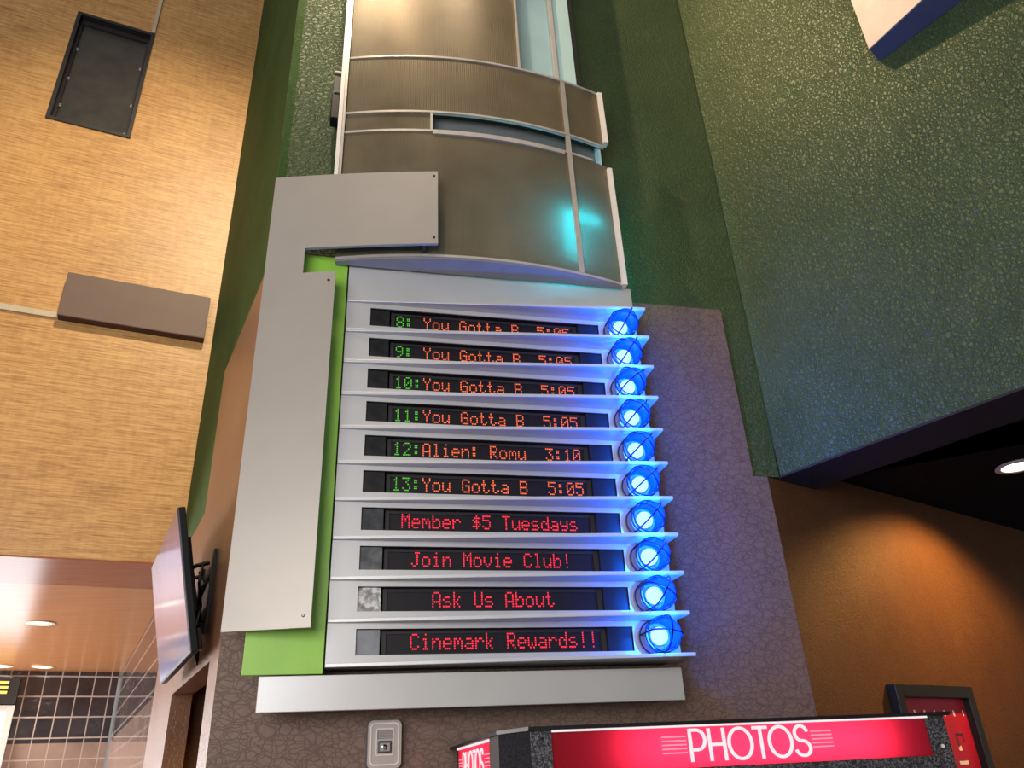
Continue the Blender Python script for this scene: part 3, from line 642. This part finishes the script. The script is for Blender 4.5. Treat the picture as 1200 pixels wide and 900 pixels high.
spot('downlight_beam', low(0.72, 0.34, 3.0), low(0.72, 0.15, 0.0), 5, (1.0, 0.55, 0.2), 125, 0.5, 0.04)
spot('alcove_light', side(0.7, 2.22, -0.6), side(0.9, 0.6, -0.75), 60, (1.0, 0.6, 0.25), 150, 0.8, 0.05)

# ------------------------------------------------------------------ photo booth
booth = thing('photo_booth', 'black photo booth with red backlit sign at the bottom edge', 'photo booth', (1.08, 2.6, 0.0))
plan = [(0.497, 2.06), (1.70, 2.06), (1.70, 3.05), (0.456, 3.05), (0.444, 2.19)]
m = MB(); m.prism(plan, 0.0, 1.705); m.build('cabinet', M['speck'], booth)
m = MB(); m.prism([(0.49, 2.048), (1.715, 2.048), (1.715, 3.12), (0.445, 3.12), (0.436, 2.185)], 1.806, 1.815); m.build('lid', M['black'], booth)
m = MB(); m.box(0.497, 0.5515, 2.06, 2.10, 1.7055, 1.8055); m.build('corner_post', M['speck'], booth)
m = MB(); m.prism([(0.496, 2.062), (0.496, 2.10), (0.462, 2.20), (0.444, 2.19)], 1.7055, 1.8055); m.build('corner_post', M['speckdark'], booth)
m = MB(); m.prism([(0.4435, 2.195), (0.475, 2.205), (0.485, 2.375), (0.453, 2.375)], 1.7055, 1.8055); m.build('corner_post', M['blackm'], booth)
m = MB(); m.box(1.64, 1.70, 2.06, 2.30, 1.7055, 1.8055); m.build('corner_post', M['speck'], booth)
m = MB(); m.lathe([(0.0045, 0.0), (0.0045, -0.003)], 10, 'y', (0.527, 2.06, 1.787)); m.build('screw', M['black'], booth)
m = MB(); m.lathe([(0.005, 0.0), (0.005, -0.003)], 10, 'y', (1.672, 2.06, 1.728)); m.build('screw', M['whitedot'], booth)
m = MB(); m.box(0.60, 1.69, 2.30, 2.32, 1.7055, 1.8055); m.box(0.62, 0.64, 2.32, 2.97, 1.7055, 1.8055); m.box(0.46, 0.64, 2.99, 3.04, 1.7055, 1.8055); m.build('light_box', M['blackm'], booth)
fs = bpy.data.objects.new('front_sign', None); COL.objects.link(fs); fs.parent = booth; ORG[fs.name] = ORG[booth.name]
m = MB(); m.box(0.552, 1.6395, 2.066, 2.070, 1.7056, 1.8055); m.build('sign_face', M['redacr'], fs)
m = MB(); m.box(0.552, 1.6395, 2.050, 2.058, 1.8008, 1.8055); m.build('light_gap', M['whiteacr'], fs)
def ell(cx, cy, rx, ry, a0, a1, n=18): return [(cx + rx * math.cos(math.radians(a0 + (a1 - a0) * i / n)), cy + ry * math.sin(math.radians(a0 + (a1 - a0) * i / n))) for i in range(n + 1)]
W_ = 0.10
STR = []   # strokes of the word in units of letter height
STR += [[(0.04, 0), (0.04, 1)], [(0.04, 0.96), (0.24, 0.96)] + ell(0.24, 0.66, 0.24, 0.30, 90, -90, 12) + [(0.04, 0.36)]]
STR += [[(0.62, 0), (0.62, 1)], [(1.06, 0), (1.06, 1)], [(0.62, 0.5), (1.06, 0.5)]]
STR += [ell(1.55, 0.5, 0.35, 0.47, 0, 360, 30)]
STR += [[(2.20, 0), (2.20, 0.96)], [(1.96, 0.96), (2.44, 0.96)]]
STR += [ell(2.80, 0.5, 0.35, 0.47, 0, 360, 30)]
STR += [ell(3.48, 0.73, 0.20, 0.235, 10, 270, 16)[:-1] + ell(3.48, 0.265, 0.23, 0.23, 90, -170, 16)]
def word(put):
    m = MB()
    for s_ in STR: m.ribbon(s_, W_, put, 0.002)
    return m
lx0, lsx, lz0, lh = 0.922, 0.0935, 1.7185, 0.078
word(lambda u, v, d: (lx0 + u * lsx, 2.0655 - d, lz0 + v * lh)).build('lettering', M['whiteacr'], fs)
m = MB()
for i in range(5):
    z = 1.741 + i * 0.0095
    m.box(0.846, 0.914, 2.0632, 2.0655, z - 0.0014, z + 0.0014); m.box(1.277, 1.339, 2.0632, 2.0655, z - 0.0014, z + 0.0014)
m.build('stripes', M['stripe'], fs)
ss = bpy.data.objects.new('side_sign', None); COL.objects.link(ss); ss.parent = booth; ORG[ss.name] = ORG[booth.name]
m = MB(); m.box(0.458, 0.462, 2.378, 2.988, 1.7056, 1.8055); m.build('sign_face', M['redacr'], ss)
m = MB(); m.box(0.452, 0.4575, 2.378, 2.988, 1.7995, 1.8055); m.build('light_gap', M['whiteacr'], ss)
word(lambda u, v, d: (0.4575 - d, 2.885 - u * 0.104, 1.708 + v * 0.080)).build('lettering', M['whiteacr'], ss)
m = MB()
for i in range(5):
    z = 1.728 + i * 0.010; m.box(0.4552, 0.4575, 2.905, 2.965, z - 0.0014, z + 0.0014); m.box(0.4552, 0.4575, 2.40, 2.47, z - 0.0014, z + 0.0014)
m.build('stripes', M['stripe'], ss)
def tube_light(name, loc, rot, sx, sy, e, par):
    l = bpy.data.lights.new(name, 'AREA'); l.shape = 'RECTANGLE'; l.size = sx; l.size_y = sy; l.energy = e; l.color = (1, 0.93, 0.93)
    o = bpy.data.objects.new(name, l); COL.objects.link(o); o.parent = par; o.location = Vector(loc) - Vector(ORG[par.name]); o.rotation_euler = rot
tube_light('sign_tube', (1.13, 2.14, 1.757), (math.radians(-90), 0, 0), 0.72, 0.03, 3.5, booth)
tube_light('sign_tube', (0.53, 2.68, 1.757), (math.radians(90), 0, math.radians(90)), 0.50, 0.03, 3.5, booth)

# ------------------------------------------------------------------ poster, alarm, wedge box
t = thing('poster_frame', 'black framed red poster on the right passage wall behind the booth', 'poster', low(0.915, 0.0, 1.05))
def lowbox(mb, d0, d1, o0, o1, z0, z1):
    mb.hexa([low(d0, o1, z0), low(d1, o1, z0), low(d1, o0, z0), low(d0, o0, z0), low(d0, o1, z1), low(d1, o1, z1), low(d1, o0, z1), low(d0, o0, z1)])
p0, p1, pt, pb = 0.565, 1.265, 2.012, 1.0; f = 0.055
m = MB(); lowbox(m, p0, p0 + f, 0.001, 0.05, pb, pt); lowbox(m, p1 - f, p1, 0.001, 0.05, pb, pt); lowbox(m, p0 + f, p1 - f, 0.001, 0.05, pt - f, pt); lowbox(m, p0 + f, p1 - f, 0.001, 0.05, pb, pb + f); m.build('frame', M['black'], t, bevel=0.004)
m = MB(); lowbox(m, p0 + f, p1 - f, 0.001, 0.012, pb + f, pt - f); m.build('poster', M['poster'], t)
m = MB()
for i in range(7):
    d = p0 + f + 0.03 + i * (p1 - p0 - 2 * f - 0.06) / 6; lowbox(m, d - 0.006, d + 0.006, 0.0122, 0.0128, pt - 0.135, pt - 0.108)
lowbox(m, 1.05, 1.075, 0.0122, 0.0128, 1.725, 1.745); lowbox(m, 1.02, 1.10, 0.0122, 0.0128, 1.665, 1.68)
m.build('dots', M['whitedot'], t)
m = MB(); lowbox(m, 1.05, 1.12, 0.0122, 0.0128, 1.79, 1.80); lowbox(m, 1.05, 1.062, 0.0122, 0.0128, 1.74, 1.79); lowbox(m, 1.11, 1.12, 0.0122, 0.0128, 1.76, 1.79); m.build('print', M['posterdark'], t)

def rrect(x0, x1, z0, z1, r, n=6):
    pts = []
    for cx, cz, a in ((x1 - r, z1 - r, 0), (x0 + r, z1 - r, 90), (x0 + r, z0 + r, 180), (x1 - r, z0 + r, 270)):
        for i in range(n + 1): b = math.radians(a + 90 * i / n); pts.append((cx + r * math.cos(b), cz + r * math.sin(b)))
    return pts
def slab(mb, poly, y0, y1):
    n = len(poly); b = len(mb.v); mb.v += [(x, y0, z) for x, z in poly] + [(x, y1, z) for x, z in poly]
    mb.f.append(tuple(b + i for i in range(n))[::-1]); mb.f.append(tuple(b + n + i for i in range(n)))
    for i in range(n): j = (i + 1) % n; mb.f.append((b + i, b + j, b + n + j, b + n + i))
def ringslab(mb, po, pi, y0, y1):
    n = len(po); b = len(mb.v)
    for P_, y in ((po, y0), (pi, y0), (po, y1), (pi, y1)): mb.v += [(x, y, z) for x, z in P_]
    for i in range(n):
        j = (i + 1) % n
        mb.f += [(b + i, b + n + i, b + n + j, b + j), (b + 2 * n + i, b + 2 * n + j, b + 3 * n + j, b + 3 * n + i), (b + i, b + j, b + 2 * n + j, b + 2 * n + i), (b + n + i, b + 3 * n + i, b + 3 * n + j, b + n + j)]
t = thing('fire_alarm', 'grey fire alarm strobe on the brown wall below the base panel', 'fire alarm', (0.2075, WY, 1.835))
ax0, ax1, az0, az1 = 0.147, 0.268, 1.755, 1.915
m = MB(); slab(m, rrect(ax0 - 0.006, ax1 + 0.006, az0 - 0.006, az1 + 0.004, 0.022), WY - 0.012, WY - 0.0005); m.build('gasket', M['strobedark'], t)
m = MB(); slab(m, rrect(ax0, ax1, az0, az1, 0.02), WY - 0.034, WY - 0.0125); m.build('housing', M['strobe'], t, True)
m = MB(); ringslab(m, rrect(ax0 + 0.008, ax1 - 0.008, az0 + 0.010, az1 - 0.008, 0.016), rrect(ax0 + 0.013, ax1 - 0.013, az0 + 0.015, az1 - 0.013, 0.013), WY - 0.037, WY - 0.0345); m.build('rim', M['strobelight'], t)
m = MB(); ringslab(m, rrect(0.176, 0.240, 1.797, 1.888, 0.006), rrect(0.180, 0.236, 1.801, 1.884, 0.004), WY - 0.038, WY - 0.0345); m.build('rim', M['strobelight'], t)
m = MB()
for i in range(9):
    for j in range(6): m.box(0.1825 + i * 0.006, 0.186 + i * 0.006, WY - 0.036, WY - 0.0345, 1.853 + j * 0.005, 1.8555 + j * 0.005)
m.build('grille', M['strobedark'], t)
m = MB(); m.box(0.184, 0.232, WY - 0.042, WY - 0.0345, 1.806, 1.846); m.build('lens', M['strobedark'], t, bevel=0.003)
m = MB(); m.box(0.190, 0.226, WY - 0.047, WY - 0.0425, 1.811, 1.838); m.lathe([(0.011, -0.0005), (0.008, -0.008), (0.002, -0.012)], 14, 'y', (0.208, WY - 0.047, 1.825)); m.build('flash_bulb', M['chrome'], t)

t = thing('wedge_panel', 'cream wedge shaped wall box at the upper right corner', 'wall box', (2.5, 1.9, 4.79))
A = right(0.93 + 0.104, -0.001, 0); A = (2.490, 2.205); B = (2.397, 2.150); Cc = (2.397 + 0.08 * 4.2, 2.150 - 0.297 * 4.2); D = right(2.55, -0.002, 0)[:2]
aw = right(1.035, -0.002, 0)[:2]
m = MB(); m.prism([aw, D, Cc, B], 4.785, 6.4); m.build('box_body', M['navy'], t)
dv = (Vector(Cc) - Vector(B)).normalized(); nv = Vector((dv.y, -dv.x))
if nv.x > 0: nv = -nv
m = MB(); m.prism([B, Cc, tuple(Vector(Cc) + nv * 0.006), tuple(Vector(B) + nv * 0.006)], 4.787, 6.4); m.build('face_panel', M['cream'], t)
